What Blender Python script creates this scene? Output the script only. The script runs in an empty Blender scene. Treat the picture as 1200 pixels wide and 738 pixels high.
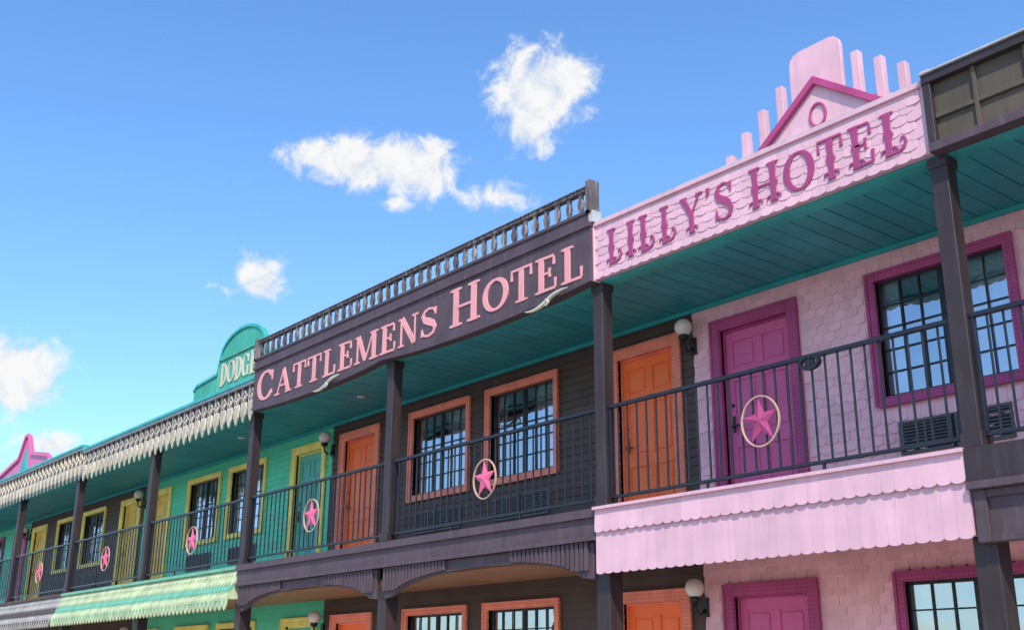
import bpy, math, random
from mathutils import Matrix, Vector
random.seed(7)
S=bpy.context.scene
C=S.collection
# ------------------------------------------------------------------ materials
def newmat(name):
    m=bpy.data.materials.new(name); m.use_nodes=True
    nt=m.node_tree; return m,nt,nt.nodes,nt.links,nt.nodes["Principled BSDF"]
def paint(name,col,rough=.55,var=.16,dirt=.25,dirtcol=None,bump=.15,scale=3.0,pattern=None,spec=.4,isl=0):
    m,nt,N,L,b=newmat(name)
    geo=N.new("ShaderNodeNewGeometry")
    n1=N.new("ShaderNodeTexNoise"); n1.inputs["Scale"].default_value=scale; n1.inputs["Detail"].default_value=3
    L.new(geo.outputs["Position"],n1.inputs["Vector"])
    mp=N.new("ShaderNodeMapping"); mp.inputs["Scale"].default_value=(9,9,.9); L.new(geo.outputs["Position"],mp.inputs["Vector"])
    n2=N.new("ShaderNodeTexNoise"); n2.inputs["Scale"].default_value=1.6; n2.inputs["Detail"].default_value=5; n2.inputs["Roughness"].default_value=.68
    L.new(mp.outputs[0],n2.inputs["Vector"])
    r1=N.new("ShaderNodeMapRange"); r1.inputs[1].default_value=.3; r1.inputs[2].default_value=.7; r1.inputs[3].default_value=1-var; r1.inputs[4].default_value=1+var
    L.new(n1.outputs[0],r1.inputs[0]); fac=r1.outputs[0]
    if isl:
        r3=N.new("ShaderNodeMapRange"); r3.inputs[3].default_value=1-isl; r3.inputs[4].default_value=1+isl*.6
        L.new(geo.outputs["Random Per Island"],r3.inputs[0])
        q=N.new("ShaderNodeMath"); q.operation='MULTIPLY'; L.new(fac,q.inputs[0]); L.new(r3.outputs[0],q.inputs[1]); fac=q.outputs[0]
    base=None
    if pattern:
        sx=N.new("ShaderNodeSeparateXYZ"); L.new(geo.outputs["Position"],sx.inputs[0])
        a=N.new("ShaderNodeMath"); a.operation='ADD'; L.new(sx.outputs[0],a.inputs[0]); L.new(sx.outputs[2],a.inputs[1])
        s=N.new("ShaderNodeMath"); s.operation='SUBTRACT'; L.new(sx.outputs[0],s.inputs[0]); L.new(sx.outputs[2],s.inputs[1])
        cb=N.new("ShaderNodeCombineXYZ"); L.new(a.outputs[0],cb.inputs[0]); L.new(s.outputs[0],cb.inputs[1]); cb.inputs[2].default_value=.013
        ck=N.new("ShaderNodeTexChecker"); ck.inputs["Scale"].default_value=23
        ck.inputs[1].default_value=(*col,1); ck.inputs[2].default_value=(*pattern,1); L.new(cb.outputs[0],ck.inputs[0]); base=ck.outputs[0]
    mul=N.new("ShaderNodeMixRGB"); mul.blend_type='MULTIPLY'; mul.inputs[0].default_value=1
    if base: L.new(base,mul.inputs[1])
    else: mul.inputs[1].default_value=(*col,1)
    L.new(fac,mul.inputs[2])
    mx=N.new("ShaderNodeMixRGB"); r2=N.new("ShaderNodeMapRange"); r2.inputs[1].default_value=.5; r2.inputs[2].default_value=.78; r2.inputs[3].default_value=0; r2.inputs[4].default_value=dirt
    L.new(n2.outputs[0],r2.inputs[0]); L.new(r2.outputs[0],mx.inputs[0]); L.new(mul.outputs[0],mx.inputs[1])
    dc=dirtcol or tuple(c*.45+.03 for c in col); mx.inputs[2].default_value=(*dc,1)
    L.new(mx.outputs[0],b.inputs["Base Color"])
    b.inputs["Roughness"].default_value=rough; b.inputs["Specular IOR Level"].default_value=spec
    if bump>.1:
        bp=N.new("ShaderNodeBump"); bp.inputs["Strength"].default_value=bump; bp.inputs["Distance"].default_value=.01
        L.new(n2.outputs[0],bp.inputs["Height"]); L.new(bp.outputs[0],b.inputs["Normal"])
    return m
M={}
M['pink']=paint('pink_paint',(.68,.40,.46),dirt=.45,var=.07,bump=.05,dirtcol=(.42,.25,.28),isl=.08)
M['pinkwall']=paint('pink_shingle_paint',(.88,.48,.52),dirt=.25,var=.07,bump=.05,isl=.09)
M['magenta']=paint('magenta_paint',(.40,.055,.17),dirt=.2,bump=.05)
M['magpat']=paint('magenta_trim_paint',(.46,.07,.20),dirt=.1,pattern=(.33,.045,.14),bump=.05)
M['magdoor']=paint('magenta_door_paint',(.64,.11,.27),rough=.4,dirt=.1,var=.06,bump=.05)
M['orange']=paint('orange_door_paint',(.98,.165,.032),rough=.4,dirt=.1,var=.06,bump=.05)
M['coral']=paint('coral_trim_paint',(.92,.28,.175),dirt=.1,pattern=(.76,.19,.12),bump=.05)
M['yellow']=paint('yellow_trim_paint',(.90,.72,.18),dirt=.15,bump=.05)
M['ydoor']=paint('yellow_door_paint',(.78,.50,.08),rough=.4,dirt=.12,bump=.05)
M['tdoor']=paint('teal_door_paint',(.10,.42,.34),rough=.4,dirt=.12,bump=.05)
M['green']=paint('green_wall_paint',(.11,.62,.38),dirt=.15,var=.08,bump=.05,isl=.06)
M['greensign']=paint('green_sign_paint',(.05,.36,.25),dirt=.35)
M['dark']=paint('dark_siding_paint',(.086,.054,.043),dirt=.25,dirtcol=(.13,.10,.085),rough=.6,bump=.05,isl=.1)
M['purple']=paint('dark_purple_paint',(.080,.050,.060),dirt=.5,dirtcol=(.15,.12,.125),rough=.6,isl=.08)
M['weath']=paint('weathered_wood_paint',(.11,.085,.09),dirt=1.0,dirtcol=(.55,.50,.45),rough=.8,bump=.4,isl=.3)
M['text']=paint('pink_letter_paint',(.74,.31,.31),dirt=.35,dirtcol=(.36,.16,.18),var=.06,bump=.05)
M['magtext']=paint('magenta_letter_paint',(.34,.05,.16),dirt=.3,var=.06,bump=.05)
M['cream']=paint('cream_paint',(.64,.56,.42),dirt=.6,dirtcol=(.26,.22,.17),isl=.12)
M['greylace']=paint('grey_lace_paint',(.40,.36,.32),dirt=.6,dirtcol=(.16,.14,.13),isl=.12)
M['mint']=paint('pale_green_shingle',(.50,.56,.32),dirt=.5,isl=.14)
M['mid']=paint('green_shingle',(.16,.42,.28),dirt=.3,isl=.12)
M['teal']=paint('teal_ceiling_paint',(.035,.34,.37),dirt=.25,var=.12,dirtcol=(.02,.2,.22),rough=.5,bump=.05,isl=.1)
M['tealtrim']=paint('teal_trim_paint',(.035,.38,.36),dirt=.3,bump=.05)
M['gap']=paint('dark_gap',(.005,.03,.035),dirt=0,bump=0)
M['post']=paint('dark_post_paint',(.034,.022,.023),dirt=.35,dirtcol=(.10,.08,.08),rough=.5)
M['rail']=paint('black_rail_metal',(.014,.016,.024),dirt=.2,rough=.35,bump=.03)
M['brown']=paint('weathered_brown_panel',(.095,.075,.055),dirt=.7,dirtcol=(.05,.045,.04),rough=.85,bump=.4)
M['soffit']=paint('brown_soffit_wood',(.30,.15,.08),dirt=.4)
M['ac']=paint('grille_metal',(.10,.095,.10),dirt=.3,rough=.5,bump=0)
M['hole']=paint('grille_dark',(.01,.01,.012),dirt=0,bump=0)
M['gold']=paint('pale_ring_paint',(.56,.38,.27),dirt=.3,bump=0)
M['star']=paint('pink_star_paint',(.72,.12,.24),dirt=.2,bump=0)
M['bone']=paint('horn_paint',(.54,.53,.40),dirt=.5,dirtcol=(.3,.27,.2))
M['flash']=paint('roof_flashing',(.42,.41,.41),dirt=.7,dirtcol=(.16,.14,.14),rough=.4)
M['black']=paint('black_frame',(.012,.012,.014),dirt=.1,rough=.4,bump=0)
M['asphalt']=paint('asphalt',(.16,.155,.15),dirt=.3,rough=.9,scale=.4,bump=0)
M['conc']=paint('concrete',(.52,.47,.40),dirt=.3,rough=.9,scale=.7,bump=0)
M['white']=paint('white_marking',(.8,.8,.78),dirt=.3,bump=0)
M['curtain']=paint('curtain_fabric',(.80,.80,.80),dirt=.05,rough=.9,bump=0)
M['room']=paint('dark_room',(.06,.06,.07),dirt=0,bump=0)
def glassmat():
    m,nt,N,L,b=newmat('window_glass'); N.remove(b)
    t=N.new("ShaderNodeBsdfTransparent"); t.inputs[0].default_value=(.80,.82,.85,1)
    g=N.new("ShaderNodeBsdfGlossy"); g.inputs["Color"].default_value=(.92,.95,1,1); g.inputs["Roughness"].default_value=.02
    geo=N.new("ShaderNodeNewGeometry"); n=N.new("ShaderNodeTexNoise"); n.inputs["Scale"].default_value=2.2; n.inputs["Detail"].default_value=1; L.new(geo.outputs["Position"],n.inputs["Vector"])
    bp=N.new("ShaderNodeBump"); bp.inputs["Strength"].default_value=.18; bp.inputs["Distance"].default_value=.03; L.new(n.outputs[0],bp.inputs["Height"]); L.new(bp.outputs[0],g.inputs["Normal"])
    fr=N.new("ShaderNodeFresnel"); fr.inputs[0].default_value=1.6
    ad=N.new("ShaderNodeMath"); ad.operation='ADD'; ad.inputs[1].default_value=.42; L.new(fr.outputs[0],ad.inputs[0])
    mx=N.new("ShaderNodeMixShader"); L.new(ad.outputs[0],mx.inputs[0]); L.new(t.outputs[0],mx.inputs[1]); L.new(g.outputs[0],mx.inputs[2])
    L.new(mx.outputs[0],N["Material Output"].inputs[0]); return m
M['glass']=glassmat()
def globemat():
    m,nt,N,L,b=newmat('opal_globe'); b.inputs["Base Color"].default_value=(.74,.66,.60,1); b.inputs["Roughness"].default_value=.18
    return m
M['globe']=globemat()
# ------------------------------------------------------------------ mesh builder
class MB:
    def __init__(s): s.v=[];s.f=[];s.m=[];s.mats=[];s.sm=[]
    def mi(s,k):
        if k not in s.mats: s.mats.append(k)
        return s.mats.index(k)
    def add(s,vs,fs,k,smooth=False):
        o=len(s.v); s.v+=vs; i=s.mi(k)
        for f in fs: s.f.append([a+o for a in f]); s.m.append(i); s.sm.append(smooth)
    def box(s,x0,x1,y0,y1,z0,z1,k):
        if x1<x0:x0,x1=x1,x0
        s.add([(x0,y0,z0),(x1,y0,z0),(x1,y1,z0),(x0,y1,z0),(x0,y0,z1),(x1,y0,z1),(x1,y1,z1),(x0,y1,z1)],
          [(0,3,2,1),(4,5,6,7),(0,1,5,4),(1,2,6,5),(2,3,7,6),(3,0,4,7)],k)
    def prism(s,pts,y0,y1,k): # pts XZ ccw
        n=len(pts)
        s.add([(x,y0,z) for x,z in pts]+[(x,y1,z) for x,z in pts],
          [tuple(range(n)),tuple(range(2*n-1,n-1,-1))]+[(i,i+n,(i+1)%n+n,(i+1)%n) for i in range(n)],k)
    def ribbon(s,pts,ws,y0,y1,k,closed=False):
        n=len(pts); V=[]
        for i in range(n):
            a=pts[(i-1)%n] if (closed or i>0) else pts[i]; b=pts[(i+1)%n] if (closed or i<n-1) else pts[i]
            dx,dz=b[0]-a[0],b[1]-a[1]; l=math.hypot(dx,dz) or 1; nx,nz=-dz/l,dx/l; w=ws[i]/2
            x,z=pts[i]
            V+=[(x+nx*w,y0,z+nz*w),(x-nx*w,y0,z-nz*w),(x-nx*w,y1,z-nz*w),(x+nx*w,y1,z+nz*w)]
        F=[]
        for i in range(n if closed else n-1):
            j=(i+1)%n
            for q in range(4): F.append((i*4+q,i*4+(q+1)%4,j*4+(q+1)%4,j*4+q))
        if not closed: F+=[(3,2,1,0),((n-1)*4,(n-1)*4+1,(n-1)*4+2,(n-1)*4+3)]
        s.add(V,F,k)
    def tube(s,pts,rs,k,n=10):
        V=[];F=[];m=len(pts)
        for i in range(m):
            a=Vector(pts[max(i-1,0)]);b=Vector(pts[min(i+1,m-1)]);d=(b-a).normalized()
            e=d.cross(Vector((0,1,0.13))).normalized();g=d.cross(e)
            for j in range(n):
                t=2*math.pi*j/n;q=Vector(pts[i])+(e*math.cos(t)+g*math.sin(t))*rs[i];V.append(tuple(q))
        for i in range(m-1):
            for j in range(n): F.append((i*n+j,i*n+(j+1)%n,(i+1)*n+(j+1)%n,(i+1)*n+j))
        F+=[tuple(range(n-1,-1,-1)),tuple((m-1)*n+j for j in range(n))]
        s.add(V,F,k,True)
    def lathe(s,cx,cy,prof,k,n=16,smooth=True): # prof list (r,z)
        V=[];F=[];m=len(prof)
        for r,z in prof:
            for j in range(n):
                t=2*math.pi*j/n; V.append((cx+r*math.cos(t),cy+r*math.sin(t),z))
        for i in range(m-1):
            for j in range(n): F.append((i*n+j,i*n+(j+1)%n,(i+1)*n+(j+1)%n,(i+1)*n+j))
        F+=[tuple(range(n-1,-1,-1)),tuple((m-1)*n+j for j in range(n))]
        s.add(V,F,k,smooth)
    def obj(s,name,parent=None,bevel=0):
        me=bpy.data.meshes.new(name); me.from_pydata(s.v,[],s.f)
        for k in s.mats: me.materials.append(M[k])
        me.polygons.foreach_set("material_index",s.m); me.polygons.foreach_set("use_smooth",s.sm)
        me.update()
        o=bpy.data.objects.new(name,me); C.objects.link(o)
        xs=[v[0] for v in s.v];ys=[v[1] for v in s.v];zs=[v[2] for v in s.v]
        c=Vector(((min(xs)+max(xs))/2,(min(ys)+max(ys))/2,min(zs)))
        me.transform(Matrix.Translation(-c)); o.location=c
        if bevel:
            b=o.modifiers.new("bevel","BEVEL"); b.width=bevel; b.segments=1; b.limit_method='ANGLE'
        if parent: o.parent=parent
        return o
def empty(name):
    o=bpy.data.objects.new(name,None); C.objects.link(o); return o
# ------------------------------------------------------------------ letter glyphs
def arc(cx,cy,rx,ry,a0,a1,n=18): return [(cx+rx*math.cos(math.radians(a0+(a1-a0)*i/n)),cy+ry*math.sin(math.radians(a0+(a1-a0)*i/n))) for i in range(n+1)]
def arcw(a0,a1,thick,thin,n=18): return [thin+(thick-thin)*abs(math.cos(math.radians(a0+(a1-a0)*i/n)))**1.3 for i in range(n+1)]
def glyph(ch,fancy=False):
    TK,TN=(.19,.06) if fancy else (.19,.065)
    R=[]
    def ln(x0,y0,x1,y1,w): R.append(([(x0,y0),(x1,y1)],[w,w]))
    def ser(x,y,w,hw=.12):
        if fancy and y<.5:
            R.append((arc(x-.125,.085,.075,.075,-80,190,10),[.05]*9+[.045,.035]))
            R.append((arc(x+.125,.085,.075,.075,260,-10,10),[.05]*9+[.045,.035]))
            ln(x-.11,.012,x+.11,.012,.05)
        else:
            yy=.03 if y<.5 else .97
            R.append(([(x-w/2-hw*.8,yy),(x-w/2,yy),(x+w/2,yy),(x+w/2+hw*.8,yy)],[.045,.07,.07,.045]))
    def stem(x,w=TK,s=True):
        if fancy:
            R.append(([(x,0.02),(x,.36),(x,.48),(x,.60),(x,.98)],[w*.85,w*.8,w*1.4,w*.8,w*1.05]))
        else: ln(x,.01,x,.99,w)
        if s: ser(x,0,w);ser(x,1,w,.10)
    def tip(x,y0,y1): R.append(([(x,y0),(x,y1)],[.05,.09]))
    if ch=='C':
        R.append((arc(.42,.5,.33,.45,42,318),arcw(42,318,TK,TN))); tip(.70,.60,.93); tip(.70,.30,.16); return R,.84
    if ch=='G':
        R.append((arc(.42,.5,.33,.45,42,318),arcw(42,318,TK,TN))); tip(.70,.62,.93); ln(.68,.05,.68,.42,.15); ln(.52,.42,.80,.42,.06); return R,.90
    if ch=='A':
        ln(.13,.02,.42,.97,TN); ln(.42,.99,.74,.01,TK); ln(.24,.34,.62,.34,.06); ser(.12,0,.06,.12); ser(.75,0,.16,.10); return R,.90
    if ch=='T':
        stem(.36,TK,False); ser(.36,0,TK); ln(.02,.965,.70,.965,.065); tip(.045,.93,.68); tip(.675,.93,.68); return R,.74
    if ch=='L':
        stem(.22)
        if fancy:
            R.append(([(.26,.035),(.45,.03),(.58,.09),(.64,.22),(.60,.33),(.52,.31),(.52,.24)],[.07,.08,.08,.065,.055,.05,.03])); return R,.76
        ln(.2,.035,.62,.035,.07); tip(.62,.04,.34); return R,.72
    if ch=='E':
        stem(.22); ln(.2,.035,.64,.035,.07); tip(.65,.04,.32); ln(.2,.965,.60,.965,.07); tip(.61,.95,.70); ln(.2,.51,.48,.51,.06); tip(.48,.51,.38); tip(.48,.51,.64); return R,.76
    if ch=='M':
        ln(.14,.01,.14,.97,TN); ser(.14,0,.06,.11); R.append(([(.02,.97),(.18,.97)],[.06,.06])); ln(.17,.98,.50,.06,TK*.95); ln(.50,.04,.82,.97,TN); stem(.88); return R,1.08
    if ch=='N':
        ln(.13,.01,.13,.97,TN); ser(.13,0,.06,.11); R.append(([(.0,.97),(.18,.97)],[.06,.06])); ln(.15,.98,.66,.03,TK*.95); ln(.68,.0,.68,.98,TN); R.append(([(.56,.97),(.80,.97)],[.06,.06])); return R,.86
    if ch=='S':
        p=[(.56,.80),(.50,.92),(.34,.965),(.17,.90),(.10,.76),(.17,.62),(.34,.52),(.50,.42),(.58,.27),(.52,.11),(.34,.035),(.16,.08),(.08,.22)]
        w=[.06,.06,.07,.10,.15,.19,.21,.19,.15,.10,.07,.06,.06]
        R.append((p,w)); tip(.585,.70,.95); tip(.075,.32,.06); return R,.70
    if ch=='H':
        stem(.2); stem(.76); ln(.25,.49,.72,.49,.06); return R,.98
    if ch=='O':
        p=arc(.46,.5,.36,.45,0,345,23); w=[TN+(TK-TN)*abs(math.cos(math.radians(15*i)))**1.3 for i in range(24)]; R.append((p,w,True)); return R,.92
    if ch=='I': stem(.2); return R,.42
    if ch=='Y':
        ln(.12,.97,.42,.46,TK*.85); ln(.72,.97,.42,.46,TN); ln(.42,.0,.42,.50,TK*.8); ser(.42,0,TK); ln(.0,.97,.26,.97,.06); ln(.60,.97,.86,.97,.06); return R,.84
    if ch=='D':
        stem(.2); R.append((arc(.26,.5,.46,.455,-88,88),[.07+.14*abs(math.cos(math.radians(-88+176*i/18))) for i in range(19)])); return R,.82
    if ch=="'":
        R.append(([(.12,1.0),(.13,.88),(.07,.76)],[.13,.10,.03])); return R,.26
    return R,.36
def layout(text,fancy):
    out=[];x=0;g=.08 if fancy else .045
    for i,(ch,sc) in enumerate(text):
        R,w=glyph(ch,fancy); out.append((R,x,sc)); x+=(w+g)*sc
    return out,x-g
def text(mb,items,x0,x1,zb,h,yf,th,k,fancy=False):
    out,w=layout(items,fancy); sx=(x1-x0)/w; q=0
    for R,x,sc in out:
        for r in R:
            q+=1; y0=yf-th-.0006*(q%9)
            pts=[(x0+(x+px*sc)*sx, zb+pz*sc*h) for px,pz in r[0]]
            ws=[w_*sc*(sx+h)/2 for w_ in r[1]]
            mb.ribbon(pts,ws,y0,yf+.002,k,closed=len(r)>2)
# ------------------------------------------------------------------ constants (metres)
YF=8.2; YW=9.68; DK=3.33; CL=5.82; P=4.13; X0=-4.34
posts=sorted([X0-P*i for i in range(9)]+[X0+P,X0+2*P])
SEC=[(-33.25,'far'),(-24.99,'dodge'),(-16.73,'cattle'),(-8.47,'lilly'),(-41.51,'far2'),(-.21,'right')]
bld=empty('western_motel_building')
# ------------------------------------------------------------------ walls
def openings(B,z0):
    d=[(B+.42,B+1.38),(B+7.0,B+7.94)]; w=[(B+2.47,B+3.85),(B+4.41,B+5.79)]
    return [(a,b,z0-.1,z0+2.12) for a,b in d],[(a,b,z0+.95,z0+2.16) for a,b in w]
def rows(mb,xa,xb,za,zb,dz,ops,k,lap=.014,y=YW):
    z=za
    while z<zb-.001:
        z1=min(z+dz,zb); cuts=sorted([(o[0],o[1]) for o in ops if o[2]<z1-.003 and o[3]>z+.003]); x=xa
        segs=[]
        for c in cuts:
            if c[0]>x: segs.append((x,c[0]))
            x=max(x,c[1])
        if x<xb: segs.append((x,xb))
        for a,b in segs:
            mb.add([(a,y-lap,z),(b,y-lap,z),(b,y,z1),(a,y,z1),(a,y+.1,z),(b,y+.1,z),(b,y+.1,z1),(a,y+.1,z1)],
              [(0,1,2,3),(0,4,5,1),(3,2,6,7),(0,3,7,4),(1,5,6,2)],k)
        z=z1
def shingle(mb,xc,zt,w,h,y0,tilt,k,rz=None,n=6,gap=.002):
    hw=w/2-gap; r=rz if rz else min(hw,h*.55)
    pts=[(xc-hw,zt),]
    for i in range(n+1):
        t=math.pi+math.pi*i/n; pts.append((xc+hw*math.cos(t), zt-h+r+r*math.sin(t)))
    pts.append((xc+hw,zt)); m=len(pts)
    j=random.uniform(.6,1.3)
    fr=[(x,y0-.002-tilt*j*(zt-z)/h,z) for x,z in pts]; bk=[(x,y0+.003,z) for x,z in pts]
    mb.add(fr+bk,[tuple(range(m))]+[(i,i+m,i+1+m,i+1) for i in range(m-1)],k)
def shingles(mb,xa,xb,za,zb,w,dz,ops,k,y=YW,tilt=.016,rz=.028):
    nr=int((zb-za)/dz)+1
    for r in range(nr):
        zt=za+(r+1)*dz+dz*.45
        x=xa+w/2+(w/2 if r%2 else 0)
        if zt>zb+.02: zt=zb
        while x<xb-w*.3:
            if not any(o[0]-w*.45<x<o[1]+w*.45 and o[2]-.02<zt-dz*.6<o[3]+.02 for o in ops): shingle(mb,x,zt,w,dz*1.45,y,tilt,k,rz)
            x+=w
schemes={'lilly':('shingle','pinkwall','magpat','magdoor','magenta'),'cattle':('lap','dark','coral','orange','coral'),
 'dodge':('lap','green','yellow','ydoor','yellow'),'far':('lap','dark','yellow','ydoor','yellow'),'far2':('lap','green','magpat','magdoor','magenta'),'right':('lap','pinkwall','magpat','magdoor','magenta')}
def casing(mb,a,b,z0,z1,w,k,bottom=True,y=YW-.045,k2=None):
    k2=k2 or k
    mb.box(a-w,a,y,YW+.09,z0-(w if bottom else 0),z1+w,k)
    mb.box(b,b+w,y,YW+.09,z0-(w if bottom else 0),z1+w,k)
    mb.box(a,b,y+.002,YW+.09,z1,z1+w,k)
    if bottom: mb.box(a,b,y+.002,YW+.09,z0-w,z0,k)
    e=.022; yb=y-.014
    mb.box(a-w-.012,a-w+e,yb,y+.02,z0-(w if bottom else 0),z1+w+.012,k2)
    mb.box(b+w-e,b+w+.012,yb,y+.02,z0-(w if bottom else 0),z1+w+.012,k2)
    mb.box(a-w+e,b+w-e,yb+.001,y+.02,z1+w-e,z1+w+.012,k2)
    if bottom: mb.box(a-w+e,b+w-e,yb+.001,y+.02,z0-w-.012,z0-w+e,k2)
def door(a,b,z0,z1,sc,tdoor=False):
    mb=MB(); k=sc[3] if not tdoor else 'tdoor'
    casing(mb,a,b,z0,z1,.125,sc[2],False,k2=sc[4])
    Y=YW+.075
    mb.box(a,b,Y,Y+.04,z0,z1,k)
    W=b-a; st=.11; cw=(W-3*st)/2
    hs=[(z0+.18,z0+.75),(z0+.90,z0+1.52),(z0+1.66,z1-.14)]
    zz=[z0]+[q for h in hs for q in h]+[z1]
    for i in range(0,len(zz),2): mb.box(a+st,b-st,Y-.016,Y+.002,zz[i],zz[i+1],k)
    mb.box(a,a+st,Y-.017,Y+.002,z0,z1,k); mb.box(b-st,b,Y-.017,Y+.002,z0,z1,k)
    xm=(a+b)/2
    for h in hs:
        mb.box(xm-st/2,xm+st/2,Y-.017,Y+.002,h[0],h[1],k)
        for xa in (a+st,xm+st/2):
            mb.box(xa+.035,xa+cw-.035,Y-.013,Y+.002,h[0]+.035,h[1]-.035,k)
    mb.box(a,a+.022,Y-.045,Y-.018,z0,z1,sc[4]); mb.box(b-.022,b,Y-.045,Y-.018,z0,z1,sc[4]); mb.box(a+.022,b-.022,Y-.044,Y-.018,z1-.022,z1,sc[4])
    lx=a+.085
    mb.box(lx-.022,lx+.022,Y-.026,Y-.015,z0+.93,z0+1.12,'black'); mb.box(lx-.015,lx+.10,Y-.06,Y-.045,z0+.99,z0+1.01,'black'); mb.box(lx-.012,lx+.012,Y-.05,Y-.02,z0+.985,z0+1.015,'black')
    mb.box(lx-.02,lx+.02,Y-.03,Y-.015,z0+1.22,z0+1.26,'black')
    mb.box(xm-.05,xm+.05,Y-.022,Y-.015,z0+1.56,z0+1.62,'black')
    mb.obj('door',bld,.004)
def window(a,b,z0,z1,sc):
    mb=MB(); casing(mb,a,b,z0,z1,.085,sc[2],True,k2=sc[4])
    Y=YW+.03; t=.03
    mb.box(a,b,Y,Y+.04,z0,z0+t,'black');mb.box(a,b,Y,Y+.04,z1-t,z1,'black');mb.box(a,a+t,Y+.001,Y+.04,z0+t,z1-t,'black');mb.box(b-t,b,Y+.001,Y+.04,z0+t,z1-t,'black')
    xm=(a+b)/2; mb.box(xm-.022,xm+.022,Y-.004,Y+.035,z0+t,z1-t,'black')
    for xa,xb in ((a+t,xm-.022),(xm+.022,b-t)):
        for i in (1,2): x=xa+(xb-xa)*i/3; mb.box(x-.007,x+.007,Y+.004,Y+.02,z0+t,z1-t,'black')
        for i in range(1,5): z=z0+t+(z1-z0-2*t)*i/5; mb.box(xa,xb,Y+.006,Y+.022,z-.007,z+.007,'black')
        tw=random.uniform(-.006,.006)
        mb.add([(xa,Y+.026+tw,z0+t),(xb,Y+.026-tw,z0+t),(xb,Y+.026-tw,z1-t),(xa,Y+.026+tw,z1-t)],[(0,1,2,3)],'glass')
    def cur(xa,xb):
        n=int((xb-xa)/.02);V=[];F=[]
        for i in range(n+1):
            x=xa+(xb-xa)*i/n; y=YW+.16+.022*math.sin(i*.9)+.008*math.sin(i*.37)
            V+=[(x,y,z0-.05),(x,y,z1+.05)]
        for i in range(n): F.append((2*i,2*i+2,2*i+3,2*i+1))
        mb.add(V,F,'curtain',True)
    g=random.uniform(.2,.5); cur(a-.05,a+g*.5); cur(b-.75+random.uniform(0,.3),b+.05)
    mb.obj('window',bld,0)
def grille(a,b,z0,z1):
    mb=MB(); y=YW-.03
    mb.box(a,b,y+.015,YW+.02,z0,z1,'hole')
    xm=(a+b)/2
    for xa,xb in ((a,xm-.02),(xm+.02,b)):
        mb.box(xa,xb,y-.005,y+.016,z0,z0+.025,'ac');mb.box(xa,xb,y-.005,y+.016,z1-.025,z1,'ac')
        mb.box(xa,xa+.02,y-.006,y+.016,z0+.025,z1-.025,'ac');mb.box(xb-.02,xb,y-.006,y+.016,z0+.025,z1-.025,'ac')
        mb.box((xa+xb)/2-.01,(xa+xb)/2+.01,y-.004,y+.016,z0+.025,z1-.025,'ac')
        z=z0+.05
        while z<z1-.04: mb.box(xa+.02,xb-.02,y,y+.012,z,z+.012,'ac'); z+=.032
    mb.obj('air_conditioner_grille',bld)
for B,nm in SEC:
    sc=schemes[nm]
    for z0,zt in ((DK,CL),(.35,2.9)):
        D,Wn=openings(B,z0); ops=D+Wn
        e=.09
        mb=MB()
        if sc[0]=='shingle':
            rows(mb,B,B+2*P,z0,zt,.3,ops,sc[1],lap=0)
            shingles(mb,B,B+2*P,z0,zt,.145,.098,[(o[0]-e,o[1]+e,o[2]-(e if o[2]>z0 else 0),o[3]+e) for o in ops],sc[1],tilt=.014)
        else: rows(mb,B,B+2*P,z0,zt,.105,ops,sc[1])
        mb.obj('wall_siding',bld)
        for i,o in enumerate(D): door(o[0],o[1],z0,o[3],sc,tdoor=(nm=='dodge' and i==1))
        for o in Wn:
            window(*o,sc); grille(o[0]+.12,o[1]-.12,z0+.36,z0+.68)
mb=MB()
mb.box(-41.6,8.1,10.15,20,.2,5.95,'room')
mb.box(-41.6,8.1,YW+.1,10.149,2.92,DK-.04,'room')
for B in [q[0] for q in SEC]+[8.05]:
    mb.box(B-.05,B+.05,YW+.1,10.149,.2,5.93,'room')
mb.box(-41.6,8.1,8.22,20,5.96,6.05,'brown')
mb.obj('building_body',bld)
# ------------------------------------------------------------------ deck, ceiling, posts
mb=MB(); mb.box(-41.6,8.1,8.13,YW+.02,DK-.09,DK,'dark'); mb.obj('balcony_deck',bld)
mb=MB(); x=-41.5
while x<8:
    mb.box(x,x+.194,8.30,YW+.02,CL+random.uniform(0,.004),CL+.03,'teal') ; x+=.205
mb.box(-41.6,8.1,8.30,YW+.02,CL+.018,CL+.06,'gap')
mb.box(-41.6,8.1,8.13,8.30,CL-.03,CL+.07,'tealtrim')
mb.box(-41.6,8.1,YW-.045,YW-.016,CL-.05,CL-.002,'tealtrim')
mb.obj('balcony_ceiling',bld)
mb=MB(); x=-41.5
while x<8: mb.box(x,x+.197,8.30,YW+.02,2.86,2.89,'soffit'); x+=.205
mb.box(-41.6,8.1,8.3,YW+.02,2.885,2.92,'gap')
mb.obj('lower_ceiling',bld)
for x in posts:
    mb=MB(); h=.076
    mb.box(x-h,x+h,YF-h,YF+h,DK,CL-.03,'post'); mb.box(x-.09,x+.09,YF-.09,YF+.09,CL-.12,CL-.031,'post'); mb.box(x-.09,x+.09,YF-.09,YF+.09,DK,DK+.12,'post')
    mb.box(x-.095,x+.095,YF-.07,YF+.12,.35,2.75,'post')
    mb.obj('porch_post',bld,.006)
for x in (-14.7,-18.8,-22.9):
    mb=MB(); mb.lathe(x,8.95,[(.07,CL-.001),(.075,CL-.012),(.06,CL-.02),(.03,CL-.024)],'globe',20); mb.obj('ceiling_light',bld)
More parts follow.
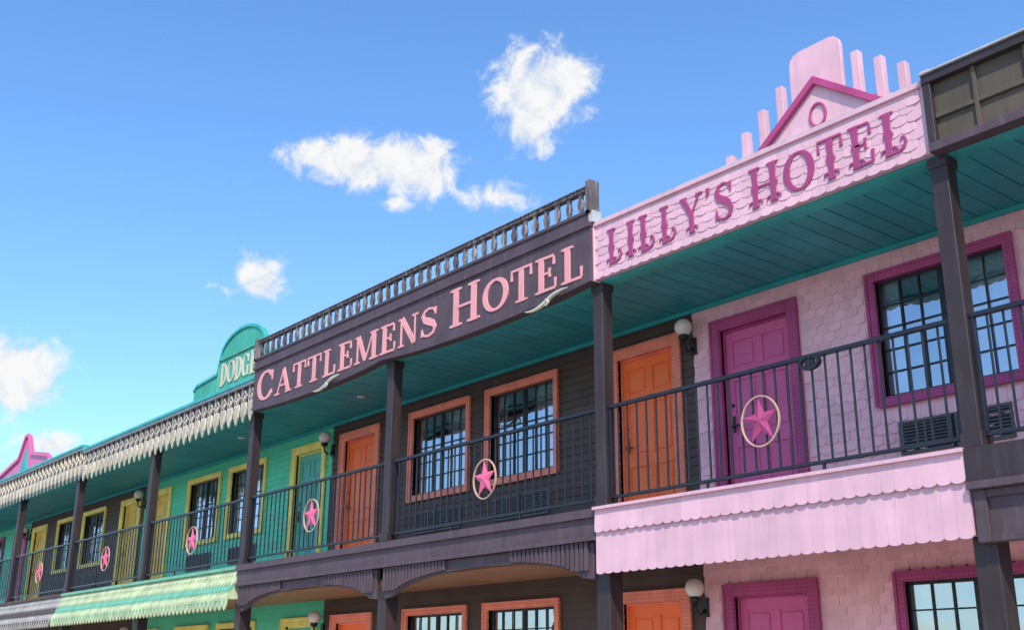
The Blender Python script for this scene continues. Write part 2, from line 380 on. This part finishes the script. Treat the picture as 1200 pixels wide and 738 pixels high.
# ------------------------------------------------------------------ railings + medallions
for i in range(len(posts)-1):
    a,b=posts[i]+.077,posts[i+1]-.077
    mb=MB(); y=YF-.01
    mb.box(a,b,y-.028,y+.028,4.37,4.405,'rail')
    mb.box(a,b,y-.018,y+.018,3.41,3.44,'rail')
    n=int((b-a)/.135)
    for j in range(1,n):
        x=a+(b-a)*j/n+random.uniform(-.003,.003); mb.box(x-.0085,x+.0085,y-.0085,y+.0085,3.44,4.37,'rail')
    for x in (a+.02,b-.02): mb.box(x-.02,x+.02,y-.02,y+.02,3.44,4.37,'rail')
    for x in (a+(b-a)/3,b-(b-a)/3): mb.box(x-.012,x+.012,y-.012,y+.012,DK,3.41,'rail')
    mb.obj('balcony_railing',None,.002)
    cx=(a+b)/2+.03; cz=3.89; lil=(-8<cx<-4.4)
    mb=MB(); yy=y-.03
    mb.ribbon([(cx+.215*math.cos(2*math.pi*t/32),cz+.235*math.sin(2*math.pi*t/32)) for t in range(32)],[.012]*32,yy-.010,yy+.01,'gold',True)
    V=[(cx,yy-.03,cz)]
    for t in range(10):
        r=.205 if t%2==0 else .085; an=math.pi/2+math.pi*t/5+.06; V.append((cx+r*math.cos(an),yy-.004,cz+r*math.sin(an)*1.08))
    V2=[(v[0],yy+.006,v[2]) for v in V[1:]]
    F=[(0,1+(t+1)%10,1+t) for t in range(10)]+[(1+t,1+(t+1)%10,11+(t+1)%10,11+t) for t in range(10)]+[tuple(11+t for t in range(10))]
    mb.add(V+V2,F,'magenta' if lil else 'star')
    mb.obj('star_medallion')
mb=MB(); cx=-5.78; mb.ribbon([(cx+.10*math.cos(2*math.pi*t/20),4.32+.055*math.sin(2*math.pi*t/20)) for t in range(20)],[.03]*20,8.13,8.17,'black',True)
mb.box(cx-.05,cx+.05,8.14,8.165,4.29,4.35,'black'); mb.box(cx-.012,cx+.012,8.135,8.17,4.26,4.37,'black'); mb.obj('belt_buckle_ornament')
# ------------------------------------------------------------------ wall lamps
for B in [q[0] for q in SEC][:4]+[-.21]:
    for z in (5.56,2.58):
        mb=MB(); y=YW-.19; x=B+.02
        mb.lathe(x,y,[(.03,z-.105)]+[(.105*math.sin(math.pi*t/14),z-.105*math.cos(math.pi*t/14)) for t in range(3,14)]+[(.004,z+.105)],'globe',24)
        mb.lathe(x,y,[(.02,z-.16),(.055,z-.14),(.06,z-.10),(.045,z-.085)],'black',16)
        mb.tube([(x,y,z-.15),(x,y+.01,z-.24),(x,y+.07,z-.28),(x,y+.13,z-.25),(x,YW-.01,z-.2)],[.015,.016,.016,.016,.018],'black')
        mb.box(x-.04,x+.04,YW-.04,YW-.012,z-.30,z-.10,'black')
        mb.obj('wall_lamp')
# ------------------------------------------------------------------ fascias of the balcony
mb=MB(); a,b=-8.46,-4.36
mb.box(a,b,8.04,8.12,2.66,3.30,'pink')
mb.box(a-.01,b+.005,7.985,8.13,3.285,3.315,'pink')
x=a
while x<b-.05:
    shingle(mb,x+.06,3.285,.1205,.235,8.020,.014,'pink',rz=.026,gap=.0004); shingle(mb,x+.06,3.20,.1205,.565,8.036,.006,'pink',rz=.022,gap=.0006)
    x+=.1205
mb.obj('pink_balcony_fascia',bld)
mb=MB(); a,b=-16.7,-8.47
mb.box(a,b,8.06,8.128,2.99,3.30,'purple'); mb.box(a,b+.0,8.02,8.07,3.22,3.31,'purple'); mb.box(a,b,8.03,8.065,2.985,3.03,'purple')
for k in range(2):
    p0=-16.73+P*k+.1; p1=p0+P-.2; n=24
    def az(x):
        t=(x-(p0+p1)/2)/((p1-p0)/2-.25); 
        return 2.62 if abs(t)>=1 else 2.62+.24*math.sqrt(max(0,1-t*t))
    pts=[(p0,2.6)]+[(p0+(p1-p0)*i/n, az(p0+(p1-p0)*i/n)) for i in range(1,n)]+[(p1,2.6),(p1,2.984),(p0,2.984)]
    mb.prism(pts,8.10,8.16,'purple')
    x=p0
    while x<p1-.05:
        d=min(x-p0,p1-x)
        if d<1.35: 
            mb.box(x,x+.05,8.065,8.099,max(az(x+.03)+.02,2.69),2.984,'purple')
        x+=.072
mb.obj('arched_balcony_fascia',bld,.003)
def skirt(a,b,c1,c2,c3,name):
    mb=MB()
    mb.add([(a,8.12,3.28),(b,8.12,3.28),(b,7.93,2.80),(a,7.93,2.80),(a,8.12,2.80),(b,8.12,2.80)],[(0,3,2,1),(3,4,5,2),(0,4,3),(1,2,5)],c2)
    for r in range(4):
        z=3.27-r*.12; y=8.115-r*.0475
        x=a
        while x<b-.05:
            hw=.054
            pts=[(-hw,0),(-hw,-.09),(0,-.15),(hw,-.09),(hw,0)]; j=random.uniform(.6,1.5)
            mb.add([(x+.06+px,y-.006-.012*j*(-pz/.15)+pz*.395,z+pz) for px,pz in pts]+[(x+.06+px,y+.02+pz*.395,z+pz) for px,pz in pts],[(0,1,2,3,4),(0,5,6,1),(1,6,7,2),(2,7,8,3),(3,8,9,4)],c1 if r!=2 else c3); x+=.12
    x=a
    while x<b-.1:
        pts=[(x,2.82),(x+.01,2.70),(x+.04,2.645),(x+.075,2.62),(x+.11,2.645),(x+.14,2.70),(x+.15,2.82)]
        mb.prism(pts,7.905,7.925,c1); 
        mb.prism([(x+.045,2.78),(x+.075,2.69),(x+.105,2.78)],7.895,7.904,c3); x+=.16
    mb.box(a,b,8.06,8.13,3.26,3.31,c3)
    mb.obj(name,bld)
skirt(-24.99,-16.72,'mint','mint','mid','green_shingle_fascia')
skirt(-33.25,-25.0,'greylace','dark','dark','lace_fascia')
skirt(-41.51,-33.26,'mint','pink','pink','pink_shingle_fascia')
mb=MB(); a,b=-4.355,8.05
mb.box(a,b,8.07,8.128,2.60,3.05,'purple'); mb.box(a,b,8.0,8.128,3.05,3.31,'post'); mb.box(a,b,7.98,8.069,2.99,3.049,'purple')
x=a+.02
while x<b-1:
    mb.box(x,x+.1,8.03,8.069,2.6,2.989,'purple'); mb.box(x+.1,x+1.36,8.04,8.069,2.6,2.66,'purple'); mb.box(x+.1,x+1.36,8.04,8.069,2.93,2.989,'purple'); x+=1.37
mb.obj('panelled_balcony_fascia',bld,.004)
# ------------------------------------------------------------------ roof signs
mb=MB(); a,b=-8.44,-4.35
mb.box(a,b,8.05,8.12,5.81,6.46,'pink')
shingles(mb,a,b,5.80,6.43,.145,.088,[],'pink',y=8.05,tilt=.009,rz=.026)
mb.box(a-.012,b+.004,8.02,8.13,6.43,6.475,'pink'); mb.box(a-.012,b+.004,8.03,8.13,6.475,6.49,'flash')
mb.box(a-.006,a+.035,8.025,8.13,5.79,6.43,'pink')
text(mb,[(c,1) for c in "LILLY'S"],-8.22,-6.42,5.915,.41,8.036,.006,'magtext',True)
text(mb,[(c,1) for c in "HOTEL"],-6.24,-4.50,5.915,.41,8.036,.006,'magtext',True)
cx=-5.43; ga=6.99
mb.prism([(cx-.64,6.47),(cx+.64,6.47),(cx+.0,ga-.03)],8.10,8.15,'pink')
def bar(p,q,w,y0,y1,k): mb.ribbon([p,q],[w,w],y0,y1,k)
bar((cx-.70,6.46),(cx+.02,ga+.01),.065,8.05,8.16,'magenta'); bar((cx+.70,6.46),(cx-.02,ga+.01),.065,8.052,8.162,'magenta')
mb.ribbon([(cx+.085*math.cos(2*math.pi*t/24),6.63+.115*math.sin(2*math.pi*t/24)) for t in range(24)],[.022]*24,8.08,8.098,'magenta',True)
cx=-5.47
tab=[(cx-.29,6.6),(cx+.29,6.6),(cx+.29,7.22)]+[(cx+.29-.12+.12*math.cos(math.radians(t)),7.30+.12*math.sin(math.radians(t))) for t in (0,30,60,90)]+[(cx-.17+.12*math.cos(math.radians(t)),7.30+.12*math.sin(math.radians(t))) for t in (90,120,150,180)]+[(cx-.29,7.22)]
mb.prism(tab,8.165,8.21,'pink')
for s in (-1,1):
    for d,zt in ((.43,7.15),(.66,6.99),(.88,6.83),(1.09,6.65)):
        xx=cx+s*d
        mb.box(xx-.04,xx+.04,8.165,8.24,6.4,zt,'pink')
    mb.prism([(cx+s*.2,6.4),(cx+s*1.14,6.4),(cx+s*1.12,6.48),(cx+s*.45,6.72),(cx+s*.2,6.8)][::s],8.242,8.27,'pink')
mb.obj('pink_hotel_sign',None,.003)
# Cattlemens
mb=MB(); a,b=-16.52,-8.425; yb=8.0
n=48; pts=[]
for i in range(n+1):
    x=a+(b-a)*i/n; t=((x+16.73)/P)%1; pts.append((x,5.80-.10*math.sin(math.pi*t)**.6))
pts+=[(b,6.46),(a,6.46)]
mb.prism(pts,yb,8.12,'purple')
mb.box(a-.01,b+.012,yb-.03,8.13,6.44,6.49,'purple'); mb.box(a,b,yb-.012,8.11,6.49,6.60,'purple'); mb.box(a-.01,b+.014,yb-.03,8.125,6.60,6.64,'purple')
x=a+.05
while x<b: mb.box(x,x+.012,yb-.004,yb+.001,5.9,6.43,'purple'); x+=.42
rp=[(p[0],p[1]+.022) for p in pts[:n+1]]; mb.ribbon(rp,[.045]*(n+1),yb-.016,yb+.002,'purple')
text(mb,[('C',1.12)]+[(c,.9) for c in "ATTLEMENS"],-16.38,-11.32,5.865,.45,yb,.01,'text')
text(mb,[('H',1.12)]+[(c,.95) for c in "OTEL"],-11.07,-8.53,5.865,.45,yb,.01,'text')
mb.box(a,b,8.0,8.09,6.90,6.935,'weath'); mb.box(a,b,7.985,8.105,6.935,6.95,'weath')
x=a+.1
while x<b-.08:
    j=random.uniform(-.006,.006)
    mb.prism([(x-.02,6.64),(x+.02,6.64),(x+.018,6.69),(x+.036+j,6.73),(x+.042+j,6.78),(x+.024,6.84),(x+.03,6.90),(x-.03,6.90),(x-.024,6.84),(x-.042-j,6.78),(x-.036-j,6.73),(x-.018,6.69)],8.02,8.06,'weath'); x+=.20
mb.box(b-.05,b+.03,7.97,8.11,6.60,7.0,'weath'); mb.box(a-.02,a+.05,7.97,8.11,6.6,6.98,'weath')
mb.box(b-.02,b+.05,7.985,8.12,6.48,6.62,'flash')
mb.obj('dark_hotel_sign',None,.002)
for cx in (-9.13,-14.05):
    mb=MB(); p=[];r=[]
    for i in range(29):
        t=-1+2*i/28; p.append((cx+.37*t,7.955-.015*abs(t),5.725+.035*math.sin(t*math.pi*1.0)+.045*t+.05*max(0,t-.6))); r.append(.020*(1-abs(t)**2)+.006)
    mb.tube(p,r,'bone')
    mb.tube([(cx+.0,7.945,5.74),(cx+.06,7.93,5.70),(cx+.02,7.93,5.665),(cx-.03,7.94,5.69)],[.018,.015,.012,.007],'bone')
    mb.obj('longhorn_ornament')
# Dodge sign on the roof
mb=MB(); c=-20.8
pts=[(c-2.25,6.05),(c+2.25,6.05),(c+2.25,7.62),(c+2.1,7.72),(c+1.1,7.78),(c+.98,8.1)]+[(c+.98*math.cos(math.radians(t)),8.1+.48*math.sin(math.radians(t))) for t in range(10,180,10)]+[(c-.98,8.1),(c-1.1,7.78),(c-2.1,7.72),(c-2.25,7.62)]
mb.prism(pts,9.75,9.85,'greensign')
rp=pts[2:]; mb.ribbon(rp,[.06]*len(rp),9.72,9.76,'tealtrim')
mb.ribbon([(c-1.02,7.40),(c+1.02,7.40),(c+1.02,8.06),(c-1.02,8.06)],[.025]*4,9.72,9.751,'mid',True)
text(mb,[(q,1) for q in "DODGE"],c-.93,c+.72,7.47,.50,9.745,.012,'cream')
mb.obj('green_arched_sign')
def lace(a,b,top,bot,c1,c2,c3,name,step=.26):
    mb=MB(); h=top-bot
    mb.box(a,b,8.09,8.125,bot+.20,top-.03,c3)
    mb.box(a-.01,b,7.99,8.13,top-.05,top,'tealtrim'); mb.box(a,b,8.02,8.069,top-.10,top-.051,'flash')
    x=a+.02
    while x<b-step*.7:
        w=step*.40; m=x+step/2; zt=bot+.34; j=random.uniform(-.006,.006); bo=bot+j
        mb.prism([(m-.03,bo+.06),(m,bo),(m+.03,bo+.06),(m+w*.75,bo+.13),(m+w*.95,bo+.24),(m+w*.75,zt),(m-w*.75,zt),(m-w*.95,bo+.24),(m-w*.75,bo+.13)],8.03,8.055,c1)
        for q in (-1,0,1): mb.ribbon([(m+q*w*.2,bo+.10),(m+q*w*.55,bo+.31)],[.010,.018],8.02,8.031,c2)
        mb.ribbon([(m,zt+.01),(m+w*.85,zt+.10),(m,zt+.20),(m-w*.85,zt+.10)],[.026]*4,8.035,8.056,c2,True)
        mb.box(m-.018,m+.018,8.04,8.056,zt+.07,zt+.13,c1)
        mb.box(m+step/2-.012,m+step/2+.012,8.05,8.089,bot+.26,top-.1,c2)
        x+=step
    mb.obj(name,bld)
lace(-24.6,-16.54,6.36,5.64,'cream','greylace','dark','lace_eave')
lace(-33.2,-24.62,6.46,5.70,'greylace','cream','dark','lace_eave')
lace(-41.5,-33.25,6.46,5.70,'pink','magenta','tealtrim','lace_eave')
mb=MB(); c=-29.3
mb.prism([(c-2.1,6.4),(c+2.1,6.4),(c+1.9,6.66),(c+.5,6.9),(c+.12,7.42),(c-.12,7.42),(c-.5,6.9),(c-1.9,6.66)],8.15,8.21,'magdoor')
mb.ribbon([(c+2.1,6.45),(c+1.9,6.66),(c+.5,6.9),(c+.12,7.42),(c-.12,7.42),(c-.5,6.9),(c-1.9,6.66),(c-2.1,6.45)],[.09]*8,8.10,8.149,'magdoor')
mb.prism([(c-.3,6.5),(c+.3,6.5),(c,7.1)],8.12,8.149,'tealtrim')
mb.obj('pink_gable_sign')
mb=MB(); a,b=-4.33,8.05
mb.box(a,b,8.06,8.12,5.80,6.50,'brown')
mb.box(a,b,7.99,8.13,6.42,6.50,'post');mb.box(a,b,7.99,8.13,5.79,5.87,'purple');mb.box(a-.01,b,7.97,8.14,6.50,6.52,'flash')
x=a
while x<b:
    mb.box(x,x+.07,8.0,8.06,5.87,6.42,'post'); mb.box(x+.07,x+1.3,8.03,8.06,6.09,6.13,'brown'); 
    for q in (.42,.86): mb.box(x+q,x+q+.035,8.025,8.06,5.87,6.42,'brown')
    x+=1.37
mb.obj('weathered_roof_board',bld,.004)
# ------------------------------------------------------------------ ground
mb=MB(); mb.add([(-900,-900,.2),(900,-900,.2),(900,900,.2),(-900,900,.2)],[(0,1,2,3)],'conc'); mb.obj('ground')
mb=MB(); mb.add([(-80,-12,.204),(50,-12,.204),(50,4.2,.204),(-80,4.2,.204)],[(0,1,2,3)],'asphalt')
for i in range(-12,12): mb.add([(i*2.7,.2,.208),(i*2.7+.1,.2,.208),(i*2.7+.1,4.1,.208),(i*2.7,4.1,.208)],[(0,1,2,3)],'white')
mb.obj('parking_lot')
mb=MB(); mb.box(-41.6,8.1,7.3,YW+.02,.19,.35,'conc'); mb.obj('sidewalk',None,.01)
# ------------------------------------------------------------------ sun + sky
sd=Vector((.54,-.42,.74)).normalized()
L=bpy.data.lights.new("sun","SUN"); L.energy=4.7; L.angle=math.radians(.5); L.color=(1,.94,.83)
lo=bpy.data.objects.new("sun",L); C.objects.link(lo); lo.rotation_euler=sd.to_track_quat('Z','Y').to_euler(); lo.location=(0,0,30)
w=bpy.data.worlds.new("World"); S.world=w; w.use_nodes=True; nt=w.node_tree; N=nt.nodes; K=nt.links
w.cycles.sampling_method='MANUAL'; w.cycles.sample_map_resolution=256
bg=N["Background"]; bg.inputs[1].default_value=.15
sky=N.new("ShaderNodeTexSky"); sky.sky_type='NISHITA'; sky.sun_disc=False
sky.sun_elevation=math.asin(sd.z); sky.sun_rotation=math.atan2(sd.x,sd.y); sky.altitude=100; sky.air_density=1; sky.dust_density=.8; sky.ozone_density=2.5
tc=N.new("ShaderNodeTexCoord")
def mth(op,a,b=None):
    n=N.new("ShaderNodeMath"); n.operation=op
    for i,v in enumerate((a,b)):
        if v is None: continue
        if isinstance(v,(int,float)): n.inputs[i].default_value=v
        else: K.new(v,n.inputs[i])
    return n.outputs[0]
nz=N.new("ShaderNodeTexNoise"); nz.inputs["Scale"].default_value=38; nz.inputs["Detail"].default_value=8; nz.inputs["Roughness"].default_value=.64; nz.inputs["Distortion"].default_value=.35; K.new(tc.outputs["Generated"],nz.inputs["Vector"])
clouds=[((-.6619,.5652,.4924),62,60,1.1),((-.6421,.5797,.5017),50,34,1.0),((-.6778,.5683,.4632),40,38,.9),
 ((-.7768,.4584,.4318),84,36,1.1),((-.7950,.4250,.4350),50,24,.95),((-.7478,.5018,.4300),52,44,1.15),
 ((-.7170,.5643,.4092),54,20,.66),((-.8505,.4101,.3294),36,32,1),((-.8621,.3924,.3206),30,10,.6),((-.9405,.2459,.2345),56,50,1.15),((-.9425,.2807,.1815),40,18,.8),((-.7663,.4974,.3990),26,12,.6),
 ((.2,-.8,.35),260,80,1)]
mask=None
for c,a,b,s in clouds:
    cv=Vector(c).normalized(); rr=Vector((cv.y,-cv.x,0)).normalized(); uu=rr.cross(cv)
    R3=(rr/(a/1140),uu/(b/1140),cv/(150/1140))
    mp=N.new("ShaderNodeVectorMath"); mp.operation='SUBTRACT'; K.new(tc.outputs["Generated"],mp.inputs[0]); mp.inputs[1].default_value=cv
    cb=N.new("ShaderNodeCombineXYZ")
    for i in range(3):
        d=N.new("ShaderNodeVectorMath"); d.operation='DOT_PRODUCT'; K.new(mp.outputs[0],d.inputs[0]); d.inputs[1].default_value=R3[i]; K.new(d.outputs["Value"],cb.inputs[i])
    ln=N.new("ShaderNodeVectorMath"); ln.operation='LENGTH'; K.new(cb.outputs[0],ln.inputs[0])
    m=mth('MULTIPLY',mth('SUBTRACT',1.0,ln.outputs["Value"]),s)
    mask=m if mask is None else mth('MAXIMUM',mask,m)
mk=mth('ADD',mth('MULTIPLY',mask,1.35),mth('MULTIPLY',mth('SUBTRACT',nz.outputs[0],.54),2.5))
mk=mth('MULTIPLY',mk,mth('GREATER_THAN',mask,-.4))
ms=N.new("ShaderNodeMapRange"); ms.interpolation_type='SMOOTHSTEP'; ms.inputs[1].default_value=.0; ms.inputs[2].default_value=.80; K.new(mk,ms.inputs[0])
cc=N.new("ShaderNodeValToRGB"); cc.color_ramp.elements[0].color=(4.9,5.3,6.0,1); cc.color_ramp.elements[0].position=.40; cc.color_ramp.elements[1].color=(6.3,6.3,6.3,1); cc.color_ramp.elements[1].position=.56
K.new(nz.outputs[0],cc.inputs[0])
hs=N.new("ShaderNodeHueSaturation"); hs.inputs["Saturation"].default_value=1.12; hs.inputs["Value"].default_value=1.0; K.new(sky.outputs[0],hs.inputs["Color"])
ga_=N.new("ShaderNodeMixRGB"); ga_.blend_type='MULTIPLY'; ga_.inputs[0].default_value=1; ga_.inputs[2].default_value=(1.5,1.72,1.9,1); K.new(hs.outputs[0],ga_.inputs[1])
mx=N.new("ShaderNodeMixRGB"); K.new(ms.outputs[0],mx.inputs[0]); K.new(ga_.outputs[0],mx.inputs[1]); K.new(cc.outputs[0],mx.inputs[2])
K.new(mx.outputs[0],bg.inputs[0])
# ------------------------------------------------------------------ camera
f,pi,ro,yw=1310.675,.316086,0.006232,.68411
fw=Vector((-math.cos(yw)*math.cos(pi),math.sin(yw)*math.cos(pi),math.sin(pi)))
r0=Vector((math.sin(yw),math.cos(yw),0)); u0=r0.cross(fw)
r=r0*math.cos(ro)+u0*math.sin(ro); u=-r0*math.sin(ro)+u0*math.cos(ro)
cd=bpy.data.cameras.new("camera"); co=bpy.data.objects.new("camera",cd); C.objects.link(co)
mt=Matrix((r,u,-fw)).transposed().to_4x4(); mt.translation=Vector((0,0,1.6)); co.matrix_world=mt
cd.sensor_width=36; cd.lens=f/1200*36; cd.clip_end=3000; cd.clip_start=.1
S.camera=co
S.view_settings.view_transform='Standard'; S.view_settings.look='None'; S.view_settings.exposure=0
